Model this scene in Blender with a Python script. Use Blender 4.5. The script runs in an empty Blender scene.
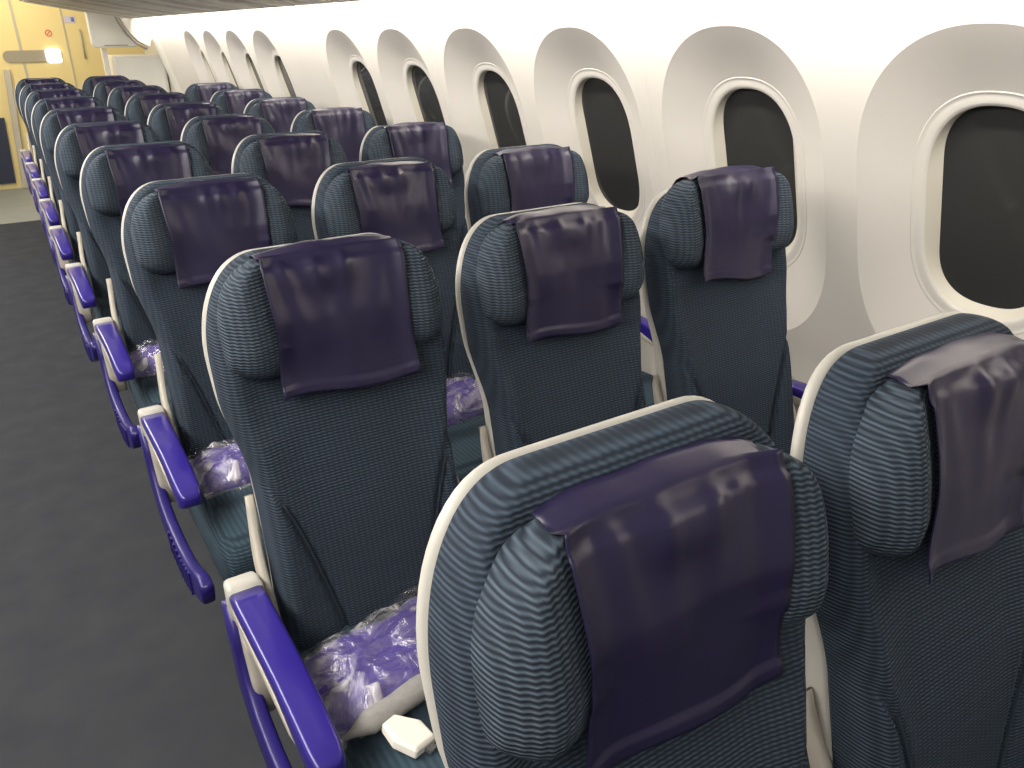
import bpy, math, random
from mathutils import Vector, Matrix, noise
random.seed(7)
sc = bpy.context.scene
col = sc.collection

# ------------------------------------------------------------------ camera
CAM = Vector((-0.448, -1.1525, 1.4846))
cd = bpy.data.cameras.new('camera'); cam = bpy.data.objects.new('camera', cd); col.objects.link(cam)
F = Vector((0.493, 0.769, -0.408)).normalized()
R = Vector((0.840, -0.542, -0.008)); R = (R - F * R.dot(F)).normalized()
U = R.cross(F)
cam.matrix_world = Matrix(((R.x, U.x, -F.x, CAM.x), (R.y, U.y, -F.y, CAM.y), (R.z, U.z, -F.z, CAM.z), (0, 0, 0, 1)))
cd.sensor_width = 36.0; cd.lens = 28.01; cd.clip_start = 0.02
sc.camera = cam

# ------------------------------------------------------------------ world, exposure, large lamps
sc.view_settings.view_transform = 'Standard'; sc.view_settings.look = 'None'
sc.view_settings.gamma = 1.0; sc.view_settings.use_curve_mapping = False
sc.view_settings.exposure = 0.0
w = bpy.data.worlds.new('world'); sc.world = w; w.use_nodes = True
bg = w.node_tree.nodes['Background']; bg.inputs[0].default_value = (1.0, 0.97, 0.93, 1); bg.inputs[1].default_value = 0.30

def area(name, loc, direction, sx, sy, power, color=(1, 0.95, 0.88), spread=180):
    l = bpy.data.lights.new(name, 'AREA'); l.shape = 'RECTANGLE'; l.size = sx; l.size_y = sy
    l.energy = power; l.color = color; l.spread = math.radians(spread)
    o = bpy.data.objects.new(name, l); col.objects.link(o); o.location = loc
    d = Vector(direction).normalized()
    # local -Z along d, local Y along the cabin (world y) as far as possible
    z = -d; y = Vector((0, 1, 0)); y = (y - z * y.dot(z)).normalized(); x = y.cross(z)
    o.matrix_world = Matrix(((x.x, y.x, z.x, loc[0]), (x.y, y.y, z.y, loc[1]), (x.z, y.z, z.z, loc[2]), (0, 0, 0, 1)))
    return o
area('cove_light', (0.958, 2.55, 1.605), (0.9, 0, -0.44), 0.03, 9.3, 66)          # washes the sidewall
area('aisle_ceiling_light', (-1.15, 2.6, 2.10), (0.5, 0, -0.86), 0.5, 9.0, 212)   # ceiling strip over the aisle
area('galley_light', (-0.1, 8.0, 2.05), (0.1, 0.25, -0.96), 1.2, 0.8, 17, (1, 0.90, 0.66))

# ------------------------------------------------------------------ helpers
def link(name, verts, faces, mat, parent=None, smooth=True, loc=None):
    me = bpy.data.meshes.new(name); me.from_pydata([tuple(v) for v in verts], [], faces); me.update()
    import bmesh
    bm = bmesh.new(); bm.from_mesh(me)
    bmesh.ops.remove_doubles(bm, verts=bm.verts, dist=1e-6)
    bmesh.ops.recalc_face_normals(bm, faces=bm.faces)
    bm.to_mesh(me); bm.free()
    if smooth:
        me.polygons.foreach_set('use_smooth', [True] * len(me.polygons))
    me.materials.append(mat)
    o = bpy.data.objects.new(name, me); col.objects.link(o)
    if parent: o.parent = parent
    if loc: o.location = loc
    return o

def sharp(o, deg=35):
    o.data.set_sharp_from_angle(angle=math.radians(deg)); return o

def bevel(o, wd, seg=2):
    m = o.modifiers.new('edge', 'BEVEL'); m.width = wd; m.segments = seg; m.limit_method = 'ANGLE'; m.angle_limit = math.radians(40)
    return o

def empty(name, loc=(0, 0, 0)):
    o = bpy.data.objects.new(name, None); col.objects.link(o); o.location = loc; o.empty_display_size = .1; return o

def tag(o, label, cat=None, group=None, kind=None):
    o['label'] = label
    if cat: o['category'] = cat
    if group: o['group'] = group
    if kind: o['kind'] = kind
    return o

def box(x0, x1, y0, y1, z0, z1):
    v = [(x, y, z) for x in (x0, x1) for y in (y0, y1) for z in (z0, z1)]
    f = [(0, 1, 3, 2), (4, 6, 7, 5), (0, 4, 5, 1), (2, 3, 7, 6), (0, 2, 6, 4), (1, 5, 7, 3)]
    return v, f

def merge(*vf):
    V, Fc = [], []
    for v, f in vf:
        n = len(V); V += list(v); Fc += [tuple(i + n for i in q) for q in f]
    return V, Fc

def loft(rings, closed=True, cap=True):
    n = len(rings[0]); V = [p for r in rings for p in r]; Fc = []
    for i in range(len(rings) - 1):
        for j in range(n if closed else n - 1):
            k = (j + 1) % n
            Fc.append((i * n + j, i * n + k, (i + 1) * n + k, (i + 1) * n + j))
    if cap and closed:
        Fc.append(tuple(range(n))); Fc.append(tuple((len(rings) - 1) * n + j for j in range(n)))
    return V, Fc

def rrect(hw, hh, r, n=5):
    pts = []
    for cx, cy, a0 in ((hw - r, hh - r, 0), (-hw + r, hh - r, 90), (-hw + r, -hh + r, 180), (hw - r, -hh + r, 270)):
        for i in range(n + 1):
            a = math.radians(a0 + 90 * i / n); pts.append((cx + r * math.cos(a), cy + r * math.sin(a)))
    return pts

def prism(poly, axis, a0, a1):
    """poly in the two other axes (in xyz order), swept a0..a1 along axis"""
    def P(p, a):
        q = list(p); q.insert(axis, a); return tuple(q)
    return loft([[P(p, a0) for p in poly], [P(p, a1) for p in poly]])

def smooth01(x): x = max(0., min(1., x)); return x * x * (3 - 2 * x)
def gs(x, s): return math.exp(-(x / s) ** 2)

# ------------------------------------------------------------------ materials
def mat(name, color, rough=.5, spec=.5, metal=0, emit=None, es=0, coat=0, sheen=0):
    m = bpy.data.materials.new(name); m.use_nodes = True
    b = m.node_tree.nodes['Principled BSDF']
    b.inputs['Base Color'].default_value = (*color, 1); b.inputs['Roughness'].default_value = rough
    b.inputs['Specular IOR Level'].default_value = spec; b.inputs['Metallic'].default_value = metal
    b.inputs['Coat Weight'].default_value = coat; b.inputs['Sheen Weight'].default_value = sheen
    if emit: b.inputs['Emission Color'].default_value = (*emit, 1); b.inputs['Emission Strength'].default_value = es
    return m

class NT:
    def __init__(s, m): s.t = m.node_tree; s.b = s.t.nodes['Principled BSDF']
    def n(s, typ, **kw):
        x = s.t.nodes.new(typ)
        for k, v in kw.items(): setattr(x, k, v)
        return x
    def l(s, a, b): s.t.links.new(a, b)
    def math(s, op, a, b=None, c=None):
        x = s.n('ShaderNodeMath', operation=op)
        for i, v in enumerate((a, b, c)):
            if v is None: continue
            if hasattr(v, 'is_linked') or hasattr(v, 'links'): s.l(v, x.inputs[i])
            else: x.inputs[i].default_value = v
        return x.outputs[0]

def add_noise(m, c1, c2, scale, bump=0, dist=.002, detail=3, rough=None):
    k = NT(m); tc = k.n('ShaderNodeTexCoord'); no = k.n('ShaderNodeTexNoise')
    no.inputs['Scale'].default_value = scale; no.inputs['Detail'].default_value = detail
    k.l(tc.outputs['Object'], no.inputs['Vector'])
    mx = k.n('ShaderNodeMix', data_type='RGBA'); mx.inputs[6].default_value = (*c1, 1); mx.inputs[7].default_value = (*c2, 1)
    k.l(no.outputs['Fac'], mx.inputs[0]); k.l(mx.outputs[2], k.b.inputs['Base Color'])
    if bump:
        bu = k.n('ShaderNodeBump'); bu.inputs['Strength'].default_value = bump; bu.inputs['Distance'].default_value = dist
        k.l(no.outputs['Fac'], bu.inputs['Height']); k.l(bu.outputs[0], k.b.inputs['Normal'])
    return m

def woven(name, dark, light, period, zx, za, bumpd, strength=1.0):
    """ribbed cloth: horizontal ribs that zigzag sideways"""
    m = mat(name, dark, .85, .25); k = NT(m)
    tc = k.n('ShaderNodeTexCoord'); sp = k.n('ShaderNodeSeparateXYZ'); k.l(tc.outputs['Object'], sp.inputs[0])
    no = k.n('ShaderNodeTexNoise'); no.inputs['Scale'].default_value = 40; k.l(tc.outputs['Object'], no.inputs['Vector'])
    tri = k.math('PINGPONG', k.math('DIVIDE', sp.outputs[0], zx), 0.5)
    ph = k.math('ADD', k.math('DIVIDE', sp.outputs[2], period), k.math('MULTIPLY', tri, za))
    ph = k.math('ADD', ph, k.math('MULTIPLY', no.outputs['Fac'], .25))
    s = k.math('SINE', k.math('MULTIPLY', ph, 2 * math.pi))
    s01 = k.math('MULTIPLY_ADD', s, .5, .5)
    col_f = k.math('MULTIPLY', s01, k.math('MULTIPLY_ADD', k.math('SINE', k.math('DIVIDE', sp.outputs[0], zx / 6.283)), .25, .75))
    mx = k.n('ShaderNodeMix', data_type='RGBA'); mx.inputs[6].default_value = (*dark, 1); mx.inputs[7].default_value = (*light, 1)
    k.l(col_f, mx.inputs[0]); k.l(mx.outputs[2], k.b.inputs['Base Color'])
    bu = k.n('ShaderNodeBump'); bu.inputs['Strength'].default_value = strength; bu.inputs['Distance'].default_value = bumpd
    k.l(s01, bu.inputs['Height']); k.l(bu.outputs[0], k.b.inputs['Normal'])
    return m

M = {}
M['back_cloth'] = woven('back_cloth', (.0150, .0215, .0335), (.056, .079, .110), .0050, .010, .3, .0010)
M['head_cloth'] = woven('head_cloth', (.0165, .0230, .0345), (.088, .118, .153), .0053, .010, .5, .0012)
M['seat_cloth'] = woven('seat_cloth', (.014, .025, .037), (.040, .070, .094), .006, .012, .3, .001)
M['seam'] = mat('seam_thread', (.012, .02, .032), .9)
M['shell'] = add_noise(mat('shell_plastic', (.49, .47, .42), .42), (.47, .45, .40), (.52, .50, .45), 6)
M['cover'] = add_noise(mat('cover_leatherette', (.016, .013, .037), .36, .5), (.0125, .0095, .037), (.019, .014, .050), 30, .12, .0015)
M['blue'] = mat('indigo_plastic', (.024, .013, .20), .28, .5, coat=.3)
M['bluepanel'] = mat('indigo_panel_plastic', (.016, .009, .125), .35, .5)
M['cream'] = mat('cream_plastic', (.46, .425, .36), .4)
M['metal'] = mat('grey_metal', (.25, .25, .25), .4, metal=.8)
M['dark'] = mat('dark_plastic', (.02, .02, .024), .5)
M['wall'] = add_noise(mat('sidewall_panel', (.80, .765, .70), .45, .4), (.67, .635, .585), (.69, .655, .60), 3)
M['recess'] = mat('window_surround', (.65, .615, .57), .40, .4)
M['frame'] = mat('window_frame_plastic', (.65, .62, .57), .35, .4)
M['reveal'] = mat('window_reveal_plastic', (.58, .545, .46), .4, .4)
M['bin'] = mat('bin_plastic', (.76, .72, .65), .45)
M['binwhite'] = mat('white_panel', (.80, .78, .72), .4)
M['service'] = mat('service_panel_plastic', (.58, .54, .48), .5)
M['gap'] = mat('gap_shadow_plastic', (.28, .26, .23), .6)
M['carpet'] = add_noise(mat('carpet_pile', (.05, .055, .062), .95, .1), (.030, .032, .038), (.056, .058, .064), 9, .5, .004, 8)
M['pale_floor'] = add_noise(mat('galley_pale_floor', (.2, .21, .2), .55), (.19, .20, .19), (.26, .27, .25), 5)  # mottled grey, paler than the carpet
M['yellow'] = add_noise(mat('yellow_laminate', (.72, .58, .27), .45), (.70, .565, .26), (.74, .60, .29), 2)
M['seamgrey'] = mat('grey_edge_trim', (.42, .39, .32), .45)
M['slot'] = mat('grey_recess', (.30, .26, .20), .5)
M['navy'] = mat('navy_panel', (.018, .025, .05), .6)
M['lamp'] = mat('lamp_lens', (1, 1, 1), .4, emit=(1, .97, .9), es=3.0)
M['led'] = mat('led_strip', (1, 1, 1), .4, emit=(1, .95, .88), es=6.0)
M['red'] = mat('red_print', (.65, .12, .10), .5)
M['lilac'] = mat('lilac_print', (.55, .50, .60), .5)
M['blueprint'] = mat('blue_print', (.15, .2, .5), .5)
M['paper'] = mat('white_paper', (.80, .76, .68), .6)
# dark dimmed window pane
g = mat('dimmed_glass', (.036, .036, .035), .05, .5); M['glass'] = g
# blanket and its bag
M['blanket'] = add_noise(mat('purple_fleece', (.085, .05, .33), .9, .2, sheen=.2), (.05, .03, .20), (.085, .06, .30), 60, .4, .003, 5)
M['white_edge'] = add_noise(mat('pale_fleece', (.4, .38, .38), .9, .2), (.20, .195, .19), (.34, .325, .31), 90, .5, .003, 5)
def plastic_wrap():
    m = bpy.data.materials.new('clear_plastic_bag'); m.use_nodes = True; t = m.node_tree; t.nodes.clear()
    out = t.nodes.new('ShaderNodeOutputMaterial'); tr = t.nodes.new('ShaderNodeBsdfTransparent'); gl = t.nodes.new('ShaderNodeBsdfGlossy')
    df = t.nodes.new('ShaderNodeBsdfDiffuse'); df.inputs[0].default_value = (.75, .72, .72, 1)
    gl.inputs['Roughness'].default_value = .24
    tc = t.nodes.new('ShaderNodeTexCoord'); no = t.nodes.new('ShaderNodeTexNoise'); no.inputs['Scale'].default_value = 17; no.inputs['Detail'].default_value = 5
    no.inputs['Distortion'].default_value = 1.2
    t.links.new(tc.outputs['Object'], no.inputs['Vector'])
    bu = t.nodes.new('ShaderNodeBump'); bu.inputs['Strength'].default_value = 1; bu.inputs['Distance'].default_value = .02
    t.links.new(no.outputs['Fac'], bu.inputs['Height']); t.links.new(bu.outputs[0], gl.inputs['Normal']); t.links.new(bu.outputs[0], df.inputs['Normal'])
    rp = t.nodes.new('ShaderNodeValToRGB'); rp.color_ramp.elements[0].position = .52; rp.color_ramp.elements[0].color = (.03, .03, .03, 1)
    rp.color_ramp.elements[1].position = .72; rp.color_ramp.elements[1].color = (.6, .6, .6, 1)
    t.links.new(no.outputs['Fac'], rp.inputs[0])
    m1 = t.nodes.new('ShaderNodeMixShader'); t.links.new(rp.outputs[0], m1.inputs[0]); t.links.new(tr.outputs[0], m1.inputs[1]); t.links.new(df.outputs[0], m1.inputs[2])
    m2 = t.nodes.new('ShaderNodeMixShader'); m2.inputs[0].default_value = .13
    t.links.new(m1.outputs[0], m2.inputs[1]); t.links.new(gl.outputs[0], m2.inputs[2]); t.links.new(m2.outputs[0], out.inputs[0])
    return m
M['wrap'] = plastic_wrap()

# ------------------------------------------------------------------ room shell
YB = 8.72                      # rear wall
YS0, YS1 = -2.5, 7.0           # sidewall extent
TH = math.radians(15.94); ST, CT = math.sin(TH), math.cos(TH)
def wallp(y, h, d=0.0):
    """point on the leaning sidewall: y along the cabin, h up the slope from the top of the window surrounds, d into the room"""
    return (1.07 - h * ST - d * CT, y, 1.486 + h * CT - d * ST)

v, f = box(-2.6, 1.45, YS0 - .6, 6.85, -.05, 0); tag(link('floor', v, f, M['carpet'], smooth=False), 'dark grey blue carpet of the aisle and under the seats', 'floor', kind='structure')
v, f = box(-2.6, 1.45, 6.85, YB + .3, -.05, -.001); tag(link('floor_galley', v, f, M['pale_floor'], smooth=False), 'pale grey floor behind the last row of seats', 'floor', kind='structure')
v, f = box(-2.6, .06, YS0 - .6, YB, 2.15, 2.2); tag(link('ceiling', v, f, M['binwhite'], smooth=False), 'pale cabin ceiling above the aisle', 'ceiling', kind='structure')
v, f = box(-1.4, -.9, -1.9, 7.1, 2.12, 2.149)
tag(link('ceiling_light', v, f, M['led'], smooth=False), 'long light strip on the ceiling above the aisle', 'light')

# sidewall with egg shaped openings -----------------------------------------------------
WP, WY = .61, -.3233
N = 112
def egg(th, hw, ht, hb, y0, cy_top, cy_bot, n):
    """closed outline: half-ellipse top at cy_top, straight sides, half ellipse bottom at cy_bot; returns (y,h)"""
    c, s = math.cos(th), math.sin(th)
    k = (abs(c) ** n + abs(s) ** n) ** (-1 / n)
    y = y0 + hw * k * c
    h = cy_top + ht * k * s if s >= 0 else cy_bot + hb * k * s
    return y, h
ANG = [2 * math.pi * (i + .5) / N for i in range(N)]
HT, HB = .012, -.86            # cell top, bottom
def cell_wall(yc, y0, y1):
    """wall patch between the cell boundary and the surround outline"""
    outer = []; inner = []
    for a in ANG:
        y, h = egg(a, .262, .30, .32, yc, -.30, -.50, 2.25)
        inner.append((y, h))
        cy, ch = yc, -.42
        dy, dh = y - cy, h - ch
        t = 1e9
        if dy > 1e-9: t = min(t, (y1 - cy) / dy)
        if dy < -1e-9: t = min(t, (y0 - cy) / dy)
        if dh > 1e-9: t = min(t, (HT - ch) / dh)
        if dh < -1e-9: t = min(t, (HB - ch) / dh)
        outer.append((cy + dy * t, ch + dh * t))
    # snap the four corners
    for corner in ((y0, HT), (y1, HT), (y0, HB), (y1, HB)):
        i = min(range(N), key=lambda q: (outer[q][0] - corner[0]) ** 2 + (outer[q][1] - corner[1]) ** 2)
        outer[i] = corner
    rings = [[wallp(*p) for p in outer]]
    for t in (.5, .9):
        rings.append([wallp(o[0] + (i_[0] - o[0]) * t, o[1] + (i_[1] - o[1]) * t) for o, i_ in zip(outer, inner)])
    rings.append([wallp(*p) for p in inner])
    return loft(rings, cap=False)

slots = [-3, -2, -1, 0, 1, 2, 3, 4, 5, 7, 8, 9, 10]
blank = [6]
seams = [.5, -1.5, 2.5 - 1 + 0, 3.5, 5.5, 6.5, 8.5]
parts = []
for i in slots:
    yc = WY + i * WP
    if i < -1: continue
    parts.append(cell_wall(yc, yc - WP / 2, yc + WP / 2))
def strip(y0, y1, prof):
    return ([(p[0], y, p[1]) for y in (y0, y1) for p in prof], [(k, k + 1, len(prof) + k + 1, len(prof) + k) for k in range(len(prof) - 1)])
P_ = lambda h: (wallp(0, h)[0], wallp(0, h)[2])
y6 = WY + 6 * WP
parts.append(strip(y6 - WP / 2, y6 + WP / 2, [P_(HT), P_(HB)]))
parts.append(strip(WY - 3.5 * WP, WY - 1.5 * WP, [P_(HT), P_(HB)]))
ye = WY + 10.5 * WP; ys = WY - 3.5 * WP
parts.append(strip(ye, YS1, [P_(HT), P_(HB)]))
top_prof = [P_(HT), P_(.06), P_(.10), (1.022, 1.63), (.995, 1.68), (.96, 1.72), (.93, 1.75)]
parts.append(strip(ys, YS1, top_prof))
bx, bz = P_(HB)
parts.append(strip(ys, YS1, [P_(HB), (bx + .03, bz - .15), (bx + .035, .25), (bx + .02, 0)]))
v, f = merge(*parts)
wr = link('wall_right', v, f, M['wall'])
import bmesh
bm_ = bmesh.new(); bm_.from_mesh(wr.data); bm_.normal_update()
bmesh.ops.reverse_faces(bm_, faces=[q for q in bm_.faces if q.normal.x > 0])
bm_.to_mesh(wr.data); bm_.free(); sharp(wr, 30)
tag(wr, 'leaning off white cabin sidewall pierced by tall windows', 'wall', kind='structure')
for k, s in enumerate((-1.5, 1.5, 3.5, 5.5, 6.5)):
    y = WY + s * WP
    if s == 1.5: y = WY + 1.5 * WP
    pts = [(y - .0025, -.001), (y - .001, .0012), (y + .001, .0012), (y + .0025, -.001)]
    v, f = loft([[wallp(a, h, b) for a, b in pts] for h in (.05, -.3, -.6, HB)], closed=False)
    tag(link('trim_%d' % (k + 1), v, f, M['frame'], smooth=False), 'thin vertical joint between two sidewall panels', 'trim', kind='structure')

wn = 0
WORDS = ['first', 'second', 'third', 'fourth', 'fifth', 'sixth', 'seventh', 'eighth', 'ninth', 'tenth']
for i in [q for q in slots if q >= 0] + [-1]:
    yc = WY + i * WP; wn += 1
    fc_h = (1.107 - 1.486) / CT
    outer = [egg(a, .262, .30, .32, yc, -.30, -.50, 2.25) for a in ANG]
    fr = [egg(a, .166, .20, .20, yc, fc_h + .06, fc_h - .06, 2.35) for a in ANG]
    rings = []
    for t in (0, .02, .05, .1, .18, .28, .4, .55, .7, .85, 1):
        dd = -.052 * (1 - (1 - t) ** 1.08)
        rings.append([wallp(o[0] + (q[0] - o[0]) * t, o[1] + (q[1] - o[1]) * t, dd) for o, q in zip(outer, fr)])
    v, f = loft(rings, cap=False)
    win = empty('window_%d' % wn, wallp(yc, -.4)); win_loc = Vector(win.location)
    L = lambda vs: [tuple(Vector(p) - win_loc) for p in vs]
    tag(win, 'tall dimmed cabin window in its oval surround, %s' % ('beside the camera, before the others' if i < 0 else WORDS[wn - 1] + ' window counting from the camera'), 'window', kind='structure')
    link('window_surround', L(v), f, M['recess'], win)
    def fring(d, ins, dh=0, fac=1.0):
        return [wallp(yc + (q[0] - yc) * (1 - ins / .166), fc_h + (q[1] - fc_h) * (1 - ins / .26), d) for q in fr]
    v, f = loft([fring(-.052, 0), fring(-.0515, .001), fring(-.0515, .003), fring(-.0528, .0045), fring(-.0532, .012), fring(-.0538, .022), fring(-.0552, .027), fring(-.058, .030)], cap=False)
    link('window_frame', L(v), f, M['frame'], win)
    gl_h = (1.114 - 1.486) / CT
    gg = [egg(a, .113, .12, .12, yc, gl_h + .098, gl_h - .098, 2.5) for a in ANG]
    r0 = fring(-.058, .030)
    g1 = [wallp(p[0], p[1], -.078) for p in gg]
    mid = [tuple((a + b) / 2 for a, b in zip(p, q)) for p, q in zip(r0, g1)]
    v, f = loft([r0, mid, g1], cap=False)
    link('window_reveal', L(v), f, M['reveal'], win)
    r1 = [wallp(yc + (p[0] - yc) * 1.05, gl_h + (p[1] - gl_h) * 1.04, -.078) for p in gg]
    r2 = [wallp(yc + (p[0] - yc) * 1.05, gl_h + (p[1] - gl_h) * 1.04, -.086) for p in gg]
    v, f = loft([r1, r2])
    sharp(link('window_pane', L(v), f, M['glass'], win))

# end of the sidewall: curved band, door recess
band = [[(P_(h)[0] - .012 * math.sin(math.pi * t), YS1 - .02 + .30 * t, P_(h)[1]) for t in (0, .25, .5, .75, 1)] for h in (.11, 0, -.2, -.4, -.6, HB, -1.3)]
v, f = loft(band, closed=False)
tag(link('trim_6', v, f, M['binwhite']), 'white curved band ending the sidewall near the rear door', 'trim', kind='structure')

# ------------------------------------------------------------------ overhead bins
bin_names = ['first', 'second', 'third', 'fourth', 'fifth', 'sixth']
prof = [(.918, 1.587), (.55, 1.640), (.06, 1.725), (.0, 1.76), (-.03, 1.85), (-.01, 2.0), (.06, 2.149), (.918, 2.149)]
def zin(x):  # underside height
    return 1.585 + (.93 - x) * .1447 if x > .55 else 1.640 + (.55 - x) * .1735
y = -.2
proto_bin = None
for k in range(6):
    if proto_bin is None:
        b = empty('overhead_bin', (0, y, 0)); proto_bin = b
        v, f = prism([(p[0], p[1]) for p in prof], 1, .004, 1.196)
        bevel(sharp(link('bin_body', v, f, M['bin'], b, smooth=False)), .008)
        for j in range(5):
            y0 = .02 + j * .235
            vs = []
            pr = [(.88, zin(.88) - .001), (.55, zin(.55) - .001), (.10, zin(.10) - .001), (.10, zin(.10) - .010), (.55, zin(.55) - .010), (.88, zin(.88) - .010)]
            v, f = prism(pr, 1, y0, y0 + (.15 if j % 2 else .19))
            link('service_panel', v, f, M['service'] if j % 2 else M['bin'], b, smooth=False)  # tones alternate: separate panels, and streaks of reflected light put into the colour
            v, f = prism([(.90, zin(.9) - .0005), (.08, zin(.08) - .0005), (.08, zin(.08) - .004), (.90, zin(.9) - .004)], 1, y0 + (.155 if j % 2 else .195), y0 + .23)
            link('panel_gap', v, f, M['gap'], b, smooth=False)
    else:
        b = proto_bin.copy(); col.objects.link(b); b.location = (0, y, 0)
        for ch in list(proto_bin.children):
            c = ch.copy(); col.objects.link(c); c.parent = b
    tag(b, 'pale overhead bin with ribbed underside, %s bin counting from the camera to the rear' % bin_names[k], 'overhead bin', 'overhead bins')
    y += 1.2
v, f = box(.945, .955, -2.0, 6.9, 1.595, 1.613)
v2, f2 = box(.920, .945, -2.0, 6.9, 1.588, 1.62)
lt = empty('light_strip', (0, 0, 0)); tag(lt, 'long thin light strip washing the sidewall below the overhead bins', 'light')
link('light_lens', v, f, M['led'], lt, smooth=False); link('light_rail', v2, f2, M['bin'], lt, smooth=False)

# ------------------------------------------------------------------ rear wall
v, f = box(-2.6, 1.6, YB, YB + .06, 0, 2.15)
tag(link('wall_back', v, f, M['yellow'], smooth=False), 'cream yellow laminate wall closing the rear of the cabin', 'wall', kind='structure')
for k, (x, wd) in enumerate(((.11, .022), (.535, .014))):
    v, f = box(x - wd / 2 , x + wd / 2, YB - .006, YB, 0.01, 2.1)
    tag(link('trim_%d' % (7 + k), v, f, M['seamgrey'], smooth=False), 'grey vertical joint on the yellow rear wall', 'trim', kind='structure')
v, f = loft([[(x + .08 * z, y_, z) for x, y_ in ((-.175, YB - .05), (-.12, YB - .05), (-.12, YB), (-.175, YB))] for z in (0, 1.15)]); bevel(tag(link('trim_9', v, f, M['cream'], smooth=False), 'cream post at the edge of the yellow wall by the aisle', 'trim', kind='structure'), .008)
v, f = loft([[(x, y_, z) for x, y_ in ((-1.2, YB - .03), (xr, YB - .03), (xr, YB), (-1.2, YB))] for z, xr in ((.06, -.222), (.70, -.18))]); tag(link('wall_kickpanel', v, f, M['navy'], smooth=False), 'dark navy lower panel of the rear wall beside the aisle', 'wall panel', kind='structure')
# long rounded slot with a lit lamp
rec = [(x + .20, z + 1.265) for x, z in rrect(.26, .055, .054, 8)]
v, f = prism([(p[0], p[1]) for p in rec], 1, YB - .012, YB)
tag(sharp(link('trim_10', v, f, M['slot'])), 'grey rounded horizontal slot across the yellow wall', 'trim', kind='structure')
lp = empty('wall_lamp', (.385, YB - .012, 1.265)); tag(lp, 'bright square lamp lit in the grey slot of the yellow rear wall', 'lamp')
v, f = loft([[(x, 0, z) for x, z in rrect(.068, .066, .025)], [(x, -.02, z) for x, z in rrect(.068, .066, .025)], [(x, -.026, z) for x, z in rrect(.06, .058, .022)]])
link('lamp_lens', v, f, M['lamp'], lp)
v, f = box(-.01, .055, -.0282, -.024, .008, .018); v2, f2 = box(-.02, .02, -.028, -.024, -.022, -.014)
link('lamp_slot', *merge((v, f), (v2, f2)), M['slot'], lp, smooth=False)
# red ring sign
sg = empty('round_sign', (.385, YB - .002, 1.475)); tag(sg, 'small red ring sign on the yellow wall above the lit lamp', 'sign')
ro = [(.032 * math.cos(a * .2618), .032 * math.sin(a * .2618)) for a in range(24)]
ri = [(.023 * math.cos(a * .2618), .023 * math.sin(a * .2618)) for a in range(24)]
v, f = loft([[(x, 0, z) for x, z in ro], [(x, -.002, z) for x, z in ro], [(x, -.002, z) for x, z in ri], [(x, 0, z) for x, z in ri]], cap=False)
link('ring', v, f, M['red'], sg, smooth=False)
c, s = math.cos(.785), math.sin(.785)
v, f = loft([[(a * c - b * s, yy, a * s + b * c) for a, b in ((-.025, -.004), (.025, -.004), (.025, .004), (-.025, .004))] for yy in (0, -.0018)])
link('slash', v, f, M['red'], sg, smooth=False)
pl = empty('placard', (.60, YB - .002, 1.60)); tag(pl, 'small lilac placard with a blue mark on the yellow wall', 'sign')
v, f = box(-.05, .05, -.003, 0, -.03, .03); link('placard_board', v, f, M['lilac'], pl, smooth=False)
v, f = loft([[(x + .025, yy, z) for x, z in rrect(.015, .02, .008)] for yy in (-.003, -.005)]); link('blue_mark', v, f, M['blueprint'], pl)
hd = empty('handle_rail', (.67, YB - .02, 1.37)); tag(hd, 'thin grey vertical handle on the yellow rear wall', 'handle')
v, f = loft([[(x, y_, zz) for x, y_ in rrect(.007, .007, .005, 3)] for zz in (-.14, .14)]); link('rail', v, f, M['seamgrey'], hd)
v, f = merge(box(-.006, .006, 0, .02, -.13, -.118), box(-.006, .006, 0, .02, .118, .13)); link('bracket', v, f, M['seamgrey'], hd, smooth=False)

# white locker hanging behind the last bin, curved panel and low cabinet
lk = empty('overhead_locker', (.82, 7.55, 1.35)); tag(lk, 'white rounded overhead locker hanging behind the last overhead bin', 'locker')
pr = [(-.20, .0)] ; prl = []
for x, z in rrect(.20, .17, .045, 5): prl.append((x, z + .17))
v, f = loft([[(x, yy, z) for x, z in prl] for yy in (0, .1)]); bevel(sharp(link('locker_body', v, f, M['binwhite'], lk)), .01)
v, f = box(-.1, .1, -.004, 0, .015, .022); link('locker_groove', v, f, M['gap'], lk, smooth=False)
cp = [(.86 + .30 * math.cos(math.radians(a)) - .02, 1.66 + .36 * math.sin(math.radians(a))) for a in range(200, 345, 8)]
pts_o = [(.80, 1.66), (.83, 1.56), (.88, 1.46), (.95, 1.38), (1.03, 1.33)]
v, f = loft([[(x, yy, z) for x, z in pts_o + [(x + .012, z + .012) for x, z in reversed(pts_o)]] for yy in (7.28, 7.34)])
tag(link('trim_11', v, f, M['gap']), 'dark curved gap beside the white overhead locker', 'trim', kind='structure')
pts_i = [(.82, 1.67), (.86, 1.56), (.91, 1.47), (.97, 1.40), (1.06, 1.35), (1.10, 1.45), (1.03, 1.67)]
v, f = loft([[(x, yy, z) for x, z in pts_i] for yy in (7.26, 7.34)])
tag(bevel(link('trim_12', v, f, M['bin'], smooth=False), .01), 'pale curved end panel between the bins and the sidewall', 'trim', kind='structure')
cb = empty('stowage_cabinet', (1.0, 7.65, 0)); tag(cb, 'white low stowage cabinet behind the last seats by the sidewall', 'cabinet')
v, f = box(-.22, .24, 0, .5, 0, 1.275); bevel(link('cabinet_body', v, f, M['binwhite'], cb, smooth=False), .012)
v, f = box(-.20, .22, -.008, 0, .05, 1.25); bevel(link('door_panel', v, f, M['binwhite'], cb, smooth=False), .004)
v, f = box(.16, .19, -.02, -.008, .8, .9); link('latch', v, f, M['metal'], cb, smooth=False)
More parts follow.
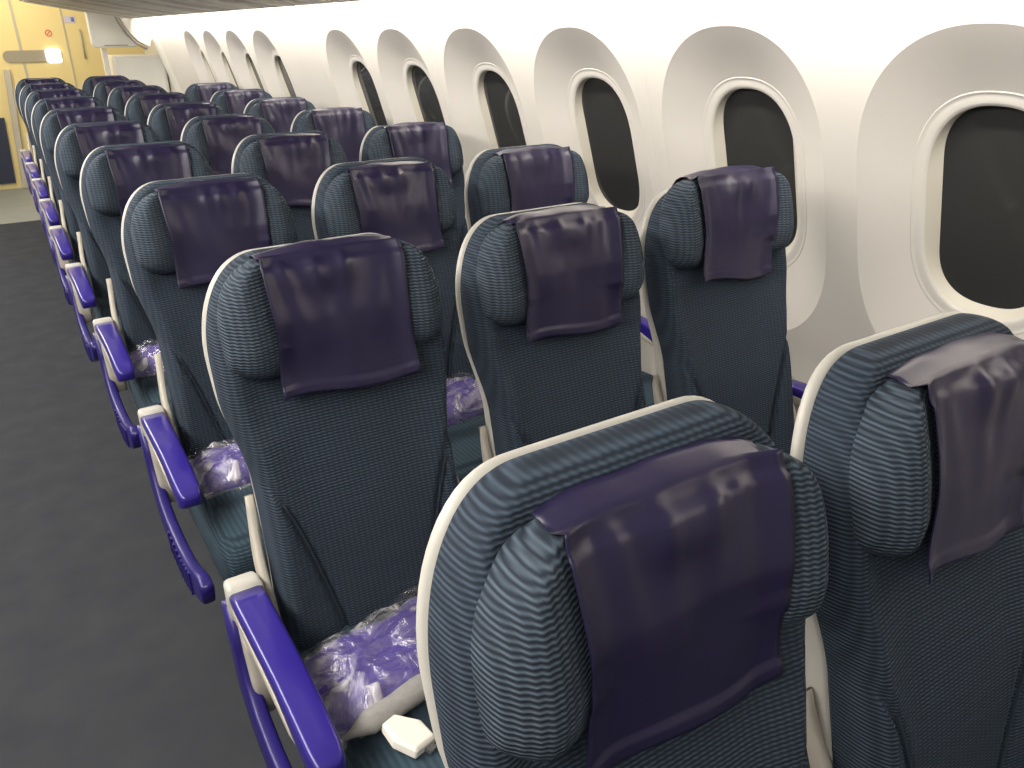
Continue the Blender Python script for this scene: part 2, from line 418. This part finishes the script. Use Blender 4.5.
v, f = box(.70, .745, 7.66, 7.72, 0, 1.345); bevel(tag(link('trim_13', v, f, M['bin'], smooth=False), 'pale upright post beside the low cabinet', 'trim', kind='structure'), .006)
v, f = box(1.255, 1.30, 7.25, YB, 0, 1.75); tag(link('wall_door_recess', v, f, M['wall'], smooth=False), 'white wall of the doorway behind the last window', 'wall', kind='structure')

# ------------------------------------------------------------------ the seat
A = math.radians(14); SA, CA = math.sin(A), math.cos(A)
def SP(u, v, d):
    """seat-back point: u across, v down from the top (negative), d out of the back towards the sitter"""
    return (u, .096 + v * SA - d * CA, 1.1665 + v * CA + d * SA)
def hw_back(v, extra=0.0):
    Rr = .172; base = .196 + extra
    wst = -.025 * smooth01((-v - .22) / .16) + .006 * smooth01((-v - .48) / .18)
    if v > -Rr:
        q = max(0., min(1., (v + Rr) / Rr)); return .085 + extra + (base - .085 - extra) * (max(0., 1 - q ** 2.1)) ** (1 / 2.1)
    return base + wst
def pillow(hw, v0, v1, front, back, mid, nu=40, nv=60, pw=3.0, uc=0.0, et=.0):
    """closed cushion skin; front/back give depth, mid the depth of the seam line"""
    V = []; Fc = []
    def svals():
        return [math.copysign(1 - (1 - abs(x)) ** 1.8, x) for x in [-1 + 2 * j / nu for j in range(nu + 1)]]
    S = svals()
    tv = [(.5 - .5 * math.cos(math.pi * i / nv)) for i in range(nv + 1)]
    for side in (0, 1):
        for i, t in enumerate(tv):
            vv = v0 + (v1 - v0) * t; h = hw(vv)
            dt = min((v0 - vv), (vv - v1))
            ev = (1 - max(0, 1 - dt / .03) ** 2.2) ** .5 if dt < .03 else 1
            for s in S:
                du = (1 - abs(s)) * h
                eu = (1 - max(0, 1 - du / .028) ** 2.2) ** .5 if du < .028 else 1
                e = eu * ev; u = s * h
                tgt = front(u, vv, s) if side == 0 else back(u, vv, s)
                V.append(SP(u + uc, vv, mid + (tgt - mid) * e))
    nn = nu + 1; off = nn * (nv + 1)
    for i in range(nv):
        for j in range(nu):
            a = i * nn + j
            Fc.append((a, a + 1, a + nn + 1, a + nn))
            Fc.append((off + a, off + a + nn, off + a + nn + 1, off + a + 1))
    return V, Fc

def seam_d(u, v):
    """distance to the curved lumbar seam (for the groove)"""
    # curve from (.185,-.36) bending down to (.085,-.66)
    if v > -.34: return 1
    t = min(1, (-v - .36) / .30)
    if t < 0: return 1
    uc = .185 - .10 * (t ** .62)
    return abs(abs(u) - uc)
def back_front(u, v, s):
    d = -.018
    d += .014 * smooth01((abs(u) - .09) / .09) * smooth01((-v - .22) / .12)            # side bolsters
    d += .012 * gs(v + .47, .14)                                                         # lumbar swell
    sd = seam_d(u, v)
    d -= .010 * gs(sd, .006)
    # headrest bay: rim stands a little proud of the middle
    d += .010 * smooth01((abs(u) - .145) / .03) * smooth01((v + .30) / .1)
    return d
def head_hw(v, k=0):
    base = .191
    if v > -.14:
        q = max(0., min(1., (v + .14) / .118)); return .095 + (base - .095) * max(0., 1 - q ** 2.3) ** (1 / 2.3)
    if v < -.17:
        q = min(1., (-.17 - v) / .045); return base - .045 * q ** 2.5
    return base
def head_front(u, v, s):
    au = abs(u)
    d = .012 + .026 * smooth01((au - .08) / .075) - .012 * smooth01((au - .15) / .03)
    d += .006 * gs(v + .11, .07)
    d -= .010 * smooth01((-v - .16) / .05)
    return d

MAT_ROLE = {}
def cover_mesh(seed, lift=0.0):
    rnd = random.Random(seed)
    ph = [rnd.uniform(-1, 1) for _ in range(8)]
    nu, nt = 36, 46
    V, Fc = [], []
    W = .117
    path = []
    # path over the top of the headrest then down its front: list of (v, d)
    path += [(-.10, -.052), (-.05, -.050), (-.022, -.046), (-.012, -.034), (-.008, -.020), (-.010, -.004), (-.018, .010)]
    L0 = len(path)
    for i in range(1, 61):
        t = i / 60; path.append((-.018 - .238 * t, None))
    for side in (0, 1):
        for i, (pv, pd) in enumerate(path):
            for j in range(nu + 1):
                s = -1 + 2 * j / nu; u = s * W * (1 - .02 * math.sin(3 * pv * 10))
                vv = pv
                if pd is None:
                    hf = head_front(u, max(-.13, pv), s)
                    tt = (-.018 - pv) / .238
                    e = smooth01((-.018 - pv) / .03)
                    d = .010 * (1 - e) + (hf + .009) * e
                    q_ = max(0, -.13 - pv); d -= q_ * (.16 + .08 * ph[0] + .10 * s * ph[1]) + .010 * smooth01(q_ / .09) * abs(s) ** 2
                    d = max(d, head_front(u, max(-.165, pv), s) + .005 - .075 * smooth01((-.165 - pv) / .09))
                    # folds: fan of creases from the top and a soft sag in the middle
                    fan = 0
                    for q in range(4):
                        u0 = (-.075 + .05 * q) + .02 * ph[q]
                        dirn = -u0 * .55
                        fan += (.0075 + .004 * ph[q + 3]) * gs(u - u0 - dirn * tt, .009 + .014 * tt) * math.exp(-tt * 3.0)
                    sag = -.0035 * gs(u - .02 * ph[2], .05) * gs(tt - .38, .22)
                    blo = .009 * gs(u + .03 * ph[3], .06) * gs(tt - .16, .13)
                    d += (fan + sag + blo) * e
                    d += .004 * noise.noise(Vector((u * 14 + seed * 3.1, pv * 12, seed))) * e
                    vv = pv - (.010 * ph[4] * s + .006 * math.sin(s * 3 + ph[5])) * smooth01((tt - .55) / .45)
                    d += .0030 * smooth01((tt - .925) / .012)
                else:
                    d = pd; vv = pv + .003 * noise.noise(Vector((u * 18, seed * 2.0, pv * 9)))
                    hi = 1 - .0 * abs(s)
                    vv -= .010 * (abs(s) ** 3) * (1 if pv > -.03 else 0)
                if side: d -= .0022
                p = SP(u, vv + lift, d)
                V.append(p)
    nn = nu + 1; npth = len(path); off = nn * npth
    for i in range(npth - 1):
        for j in range(nu):
            a = i * nn + j
            Fc.append((a, a + 1, a + nn + 1, a + nn)); Fc.append((off + a, off + a + nn, off + a + nn + 1, off + a + 1))
    for i in range(npth - 1):
        for j in (0, nu):
            a = i * nn + j; Fc.append((a, a + nn, off + a + nn, off + a))
    for j in range(nu):
        for i in (0, npth - 1):
            a = i * nn + j; Fc.append((a, a + 1, off + a + 1, off + a))
    return V, Fc

def armrest_geo(xc, wide=.052):
    """blue padded top of an armrest along -y"""
    rings = []
    for y_, zt, hw, hh in ((-.012, .640, wide * .52, .012), (-.05, .643, wide * .52, .014), (-.18, .642, wide * .50, .015), (-.24, .638, wide * .48, .017), (-.31, .628, wide * .47, .023), (-.365, .616, wide * .45, .025), (-.385, .607, wide * .40, .016), (-.392, .600, wide * .28, .008)):
        rings.append([(xc + x, y_, zt - hh + z) for x, z in rrect(hw, hh, min(.008, hh * .9), 4)])
    return loft(rings)
def armrest_under(xc, wide=.052):
    rings = []
    for y_, zt, hw, hh in ((-.0, .620, wide * .53, .012), (-.18, .615, wide * .52, .010), (-.29, .596, wide * .48, .010), (-.345, .585, wide * .36, .007)):
        rings.append([(xc + x, y_, zt - hh + z) for x, z in rrect(hw, hh, min(.005, hh * .8), 3)])
    return loft(rings)
def armrest_cap(xc, wide=.054):
    rings = []
    for y_, hw, hh, zc in ((-.016, wide * .54, .032, .616), (.008, wide * .54, .032, .616), (.024, wide * .50, .028, .616), (.030, wide * .40, .022, .614)):
        rings.append([(xc + x, y_, zc + z) for x, z in rrect(hw, hh, .009, 4)])
    return loft(rings)
def armrest_post(xc, wide=.05, zb=.42):
    rings = []
    for z_, y0, y1 in ((.60, -.06, .024), (.54, -.055, .016), (.48, -.06, .012), (zb, -.07, .01)):
        yc, hy = (y0 + y1) / 2, (y1 - y0) / 2
        rings.append([(xc + x, yc + yy, z_) for x, yy in rrect(wide * .42, hy, .01, 3)])
    return loft(rings)
def side_panel(xc, th=.026):
    up = [(.034, .598), (.030, .52), (.006, .42), (-.05, .372), (-.13, .345), (-.25, .340), (-.37, .362), (-.47, .400), (-.525, .430), (-.535, .460)]
    lo = [(-.015, .588), (-.022, .53), (-.045, .475), (-.085, .440), (-.15, .420), (-.25, .415), (-.36, .430), (-.45, .462), (-.505, .485), (-.53, .478)]
    rings = []
    for a, b in zip(up, lo):
        m = ((a[0] + b[0]) / 2, (a[1] + b[1]) / 2); h = (Vector((0, *b)) - Vector((0, *a))); L_ = h.length / 2; h.normalize()
        rings.append([(xc + x, m[0] + h.y * zz, m[1] + h.z * zz) for x, zz in rrect(th / 2, L_, min(.007, L_ * .8), 3)])
    g1 = loft(rings)
    ribs = []
    for k in range(9):
        yy = -.18 - k * .028; zc = .380 + max(0, (-.30 - yy)) * .26
        ribs.append(box(xc - th / 2 - .004, xc - th / 2 + .004, yy - .006, yy + .006, zc - .028, zc + .028))
    return g1, merge(*ribs)

def make_seat(colm):
    root = empty('airline_seat')
    # shell: white plastic back with a rounded rim
    v, f = pillow(lambda v: hw_back(v - .006, .0135 - .006 * smooth01((-v - .12) / .2)), .006, -.60, lambda u, v, s: -.066, lambda u, v, s: -.088 - .03 * gs(v + .45, .2), -.076, nu=36, nv=44)
    link('shell', v, f, M['shell'], root)
    v, f = pillow(lambda v: hw_back(v - .004, .010), .004, -.70, back_front, lambda u, v, s: -.074, -.062, nu=72, nv=96)
    bc_ = link('back_cushion', v, f, M['back_cloth'], root)
    for sgn in (-1, 1):
        rings = []
        for i in range(22):
            t = .17 + .83 * i / 21; u = sgn * (.185 - .10 * t ** .62); vv = -.36 - .30 * t
            d = back_front(u, vv, 0) + .0105
            rings.append([SP(u + .0024 * math.cos(q * 1.0472), vv, d - .001 + .0022 * math.sin(q * 1.0472)) for q in range(6)])
        vq, fq = loft(rings); link('seam_piping', vq, fq, M['seam'], bc_)
    v, f = pillow(head_hw, -.020, -.215, head_front, lambda u, v, s: -.040, -.012, nu=48, nv=40)
    hd_ = link('headrest', v, f, M['head_cloth'], root)
    v, f = cover_mesh(1)
    link('headrest_cover', v, f, M['cover'], hd_)
    # side hinge brackets
    for sgn in (-1, 1):
        pts = []
        for t in [i / 12 for i in range(13)]:
            vv = -.405 - .28 * t
            dc = -.092 + .060 * smooth01(t * 1.2)
            wd = .004 + .014 * math.sin(math.pi * min(1, t * .8))
            pts.append((vv, dc, wd))
        rings = [[SP(sgn * (.186 + .012 * smooth01(t_ / 6)) + x, p[0], p[1] + q) for x, q in rrect(.008, p[2], .006, 3)] for t_, p in enumerate(pts)]
        v, f = loft(rings); link('hinge_bracket', v, f, M['cream'], root)
    # seat cushion
    rings = []
    for y_, zt, zb, hw in ((.02, .500, .42, .190), (.012, .512, .40, .200), (-.05, .512, .385, .208), (-.2, .508, .38, .212), (-.36, .516, .38, .214), (-.44, .517, .385, .214), (-.485, .508, .40, .210), (-.505, .488, .42, .204), (-.508, .46, .44, .196)):
        zc, hh = (zt + zb) / 2, (zt - zb) / 2
        pts = []
        for x, z in rrect(hw, hh, min(.035, hh * .95), 6):
            pts.append((x, y_, zc + z))
        rings.append(pts)
    v, f = loft(rings); sc_ = link('seat_cushion', v, f, M['seat_cloth'], root)
    v, f = box(-.20, .20, -.44, .04, .335, .385); bevel(link('seat_pan', v, f, M['metal'], root, smooth=False), .01)
    for yy in (-.36, .0):
        rings = [[(x, yy + q + k, z) for x, q in rrect(.05, .016, .008, 3)] for z, k in ((.34, 0), (.18, .02), (.0, .05 if yy < -.1 else .12))]
        v, f = loft(rings); link('leg', v, f, M['metal'], root)
    # armrests
    def arm(x, wd=.054):
        v, f = armrest_geo(x, wd); a = link('armrest', v, f, M['blue'], root)
        a.location = (0, 0, 0); tag(a, 'indigo blue glossy plastic armrest top')
        v, f = armrest_cap(x, wd); link('end_cap', v, f, M['shell'], a)
        v, f = armrest_under(x, wd); link('armrest_frame', v, f, M['cream'], a)
        v, f = armrest_post(x, wd); link('armrest_post', v, f, M['cream'], a)
        return a
    if colm == 0:
        arm(-.236)
        (v, f), rb = side_panel(-.258)
        sp_ = link('side_panel', v, f, M['bluepanel'], root); link('rib_strip', *rb, M['bluepanel'], sp_, smooth=False)
    if colm < 2: arm(.2335, .044)
    else:
        arm(.258, .046).location.y = .07
    return root

DX = -.010
protos = {c_: make_seat(c_) for c_ in range(3)}
cover_variants = {}
for k in range(5):
    v, f = cover_mesh(11 + k * 7)
    tmp = link('headrest_cover', v, f, M['cover']); cover_variants[k] = tmp.data; bpy.data.objects.remove(tmp)
def copy_tree(o, parent=None):
    c_ = o.copy(); col.objects.link(c_)
    if parent: c_.parent = parent
    for ch in list(o.children): copy_tree(ch, c_)
    return c_
ordn = ['first', 'second', 'third', 'fourth', 'fifth', 'sixth', 'seventh', 'eighth', 'ninth', 'tenth']
S_, P_PITCH = .471, .79
used = set()
seats = {}
for r in list(range(0, 9)) + [-1]:
    for c_ in range(3):
        if c_ == 2 and r > 6: continue
        if c_ not in used: o = protos[c_]; used.add(c_)
        else: o = copy_tree(protos[c_])
        o.location = (c_ * S_ + DX + ([-.022, -.032, -.012][c_] if r < 0 else -.008 if (c_, r) == (2, 0) else 0) + [0, 0, 0, 0, 0, .01, .03, .05, .065, .08][r + 1], r * P_PITCH - (.028 if r < 0 else 0), 0)
        seats[(c_, r)] = o
        kind = ['aisle', 'middle', 'window'][c_]
        lab = 'teal woven %s seat with purple headrest cover, %s row from the camera' % (kind, ordn[r + 1])
        if (c_, r) == (2, 0): lab = 'teal woven window seat with raised headrest, second row from the camera'
        if (c_, r) == (1, -1): lab = 'teal woven middle seat cut by the frame edge, first row from the camera'
        if (c_, r) == (0, 0): lab = 'teal woven aisle seat holding blanket and white packet, second row from the camera'
        tag(o, lab, 'seat', '%s seats of the cabin rows' % kind)
        if (c_, r) == (0, -1):          # its inner armrest is folded away
            for h in list(o.children):
                if h.name.startswith('armrest') and h.data.vertices[0].co.x > 0:
                    for q in list(h.children): bpy.data.objects.remove(q)
                    bpy.data.objects.remove(h)
        for h in o.children:
            if h.name.startswith('headrest'):
                up = {(0, -1): -.010, (1, -1): -.004, (0, 0): .014, (2, 0): .045, (1, 1): .0, (2, 1): .004, (1, 0): .010, (2, 2): .01, (2, 3): .008}.get((c_, r), 0.0)
                h.location = (0, up * SA, up * CA)
                for q in h.children:
                    q.data = cover_variants[(r * 3 + c_ * 2 + 3) % 5]

# ------------------------------------------------------------------ wrapped blankets
def blob(L_, W_, H_, seed, amp, nx=44, ny=34, flat=.5):
    V, Fc = [], []
    for side in (0, 1):
        for i in range(nx + 1):
            for j in range(ny + 1):
                a = -1 + 2 * i / nx; b = -1 + 2 * j / ny
                e = (max(0, 1 - abs(a) ** 4) * max(0, 1 - abs(b) ** 4)) ** .5
                n1 = noise.noise(Vector((a * 3 + seed, b * 3, seed))) + .6 * noise.noise(Vector((a * 8, b * 7 + seed, 3.3)))
                x = a * L_ / 2 + .012 * noise.noise(Vector((b * 3, seed, 1))) * abs(a) ** 3
                y_ = b * W_ / 2 + .012 * noise.noise(Vector((a * 3, seed, 7))) * abs(b) ** 3
                z = H_ * e * (.8 + .2 * n1) + amp * n1 * e if side == 0 else -.0
                V.append((x, y_, max(z, 0.0) if side == 0 else -.002))
    nn = ny + 1; off = nn * (nx + 1)
    for i in range(nx):
        for j in range(ny):
            a = i * nn + j
            Fc.append((a, a + nn, a + nn + 1, a + 1)); Fc.append((off + a, off + a + 1, off + a + nn + 1, off + a + nn))
    for i in range(nx):
        for j in (0, ny): a = i * nn + j; Fc.append((a, a + nn, off + a + nn, off + a))
    for j in range(ny):
        for i in (0, nx): a = i * nn + j; Fc.append((a, a + 1, off + a + 1, off + a))
    return V, Fc
def blanket(c_, r, x, y_, rz, z, label, L_=.34, W_=.20, H_=.05, seed=1, edge=True):
    b = empty('wrapped_blanket', (c_ * S_ + DX + x, r * P_PITCH + y_, z)); b.rotation_euler = (0, 0, rz)
    tag(b, label, 'blanket', 'blankets in clear bags on the seats')
    v, f = blob(L_, W_, H_, seed, .004); link('blanket', v, f, M['blanket'], b)
    v, f = blob(L_ + .03, W_ + .03, H_ + .010, seed + 5, .009); v = [(p[0], p[1], p[2] + .001) for p in v]; link('plastic_bag', v, f, M['wrap'], b)
    if edge:
        rings = []
        for i in range(25):
            t = i / 24; a = -L_ / 2 * 1.02 + L_ * 1.04 * t
            n1 = noise.noise(Vector((a * 14, seed, 2)))
            rr = .020 + .005 * n1
            k = max(.15, min(1, 8 * min(t, 1 - t)))
            rings.append([(a, -W_ / 2 - .010 + .006 * n1 + rr * k * math.cos(q * .5236), rr * .95 + rr * .9 * k * math.sin(q * .5236)) for q in range(12)])
        v, f = loft(rings); link('folded_edge', v, f, M['white_edge'], b)
    return b
blanket(0, 0, -.035, -.165, .18, .513, 'purple blanket in a clear bag with a pale front edge beside the white packet', .34, .18, .045, 1)
blanket(1, 1, 0, -.15, .1, .513, 'purple blanket in clear bag on the middle seat of the third row', .33, .18, .07, 2, False)
blanket(0, 1, -.02, -.15, .1, .513, 'purple blanket in clear bag on the aisle seat of the third row', .33, .17, .05, 3, False)
blanket(0, 2, -.06, -.14, -.1, .513, 'pale crumpled bag with purple blanket on the aisle seat of the fourth row', .28, .17, .06, 4, False)
blanket(2, -1, -.06, -.13, .1, .513, 'purple bagged blanket on the window seat of the first row from the camera', .34, .20, .06, 6, False)

# white packet on the cushion
pk = empty('paper_packet', (-.118, -.335, .520)); pk.scale = (.88, .88, .9); tag(pk, 'small white angular packet lying on the seat cushion beside the bagged blanket', 'packet')
pk.rotation_euler = (.1, .15, .5)
poly = [(-.026, -.04), (.022, -.046), (.036, -.006), (.018, .040), (-.012, .042), (-.030, .004)]
v, f = loft([[(x * .96, y_ * .96, 0) for x, y_ in poly], [(x, y_, .004) for x, y_ in poly], [(x, y_, .016) for x, y_ in poly], [(x * .9, y_ * .9, .022) for x, y_ in poly]])
bevel(link('packet_body', v, f, M['paper'], pk, smooth=False), .003)
v, f = box(-.006, .012, -.056, -.042, .006, .012); link('metal_tab', v, f, M['metal'], pk, smooth=False)
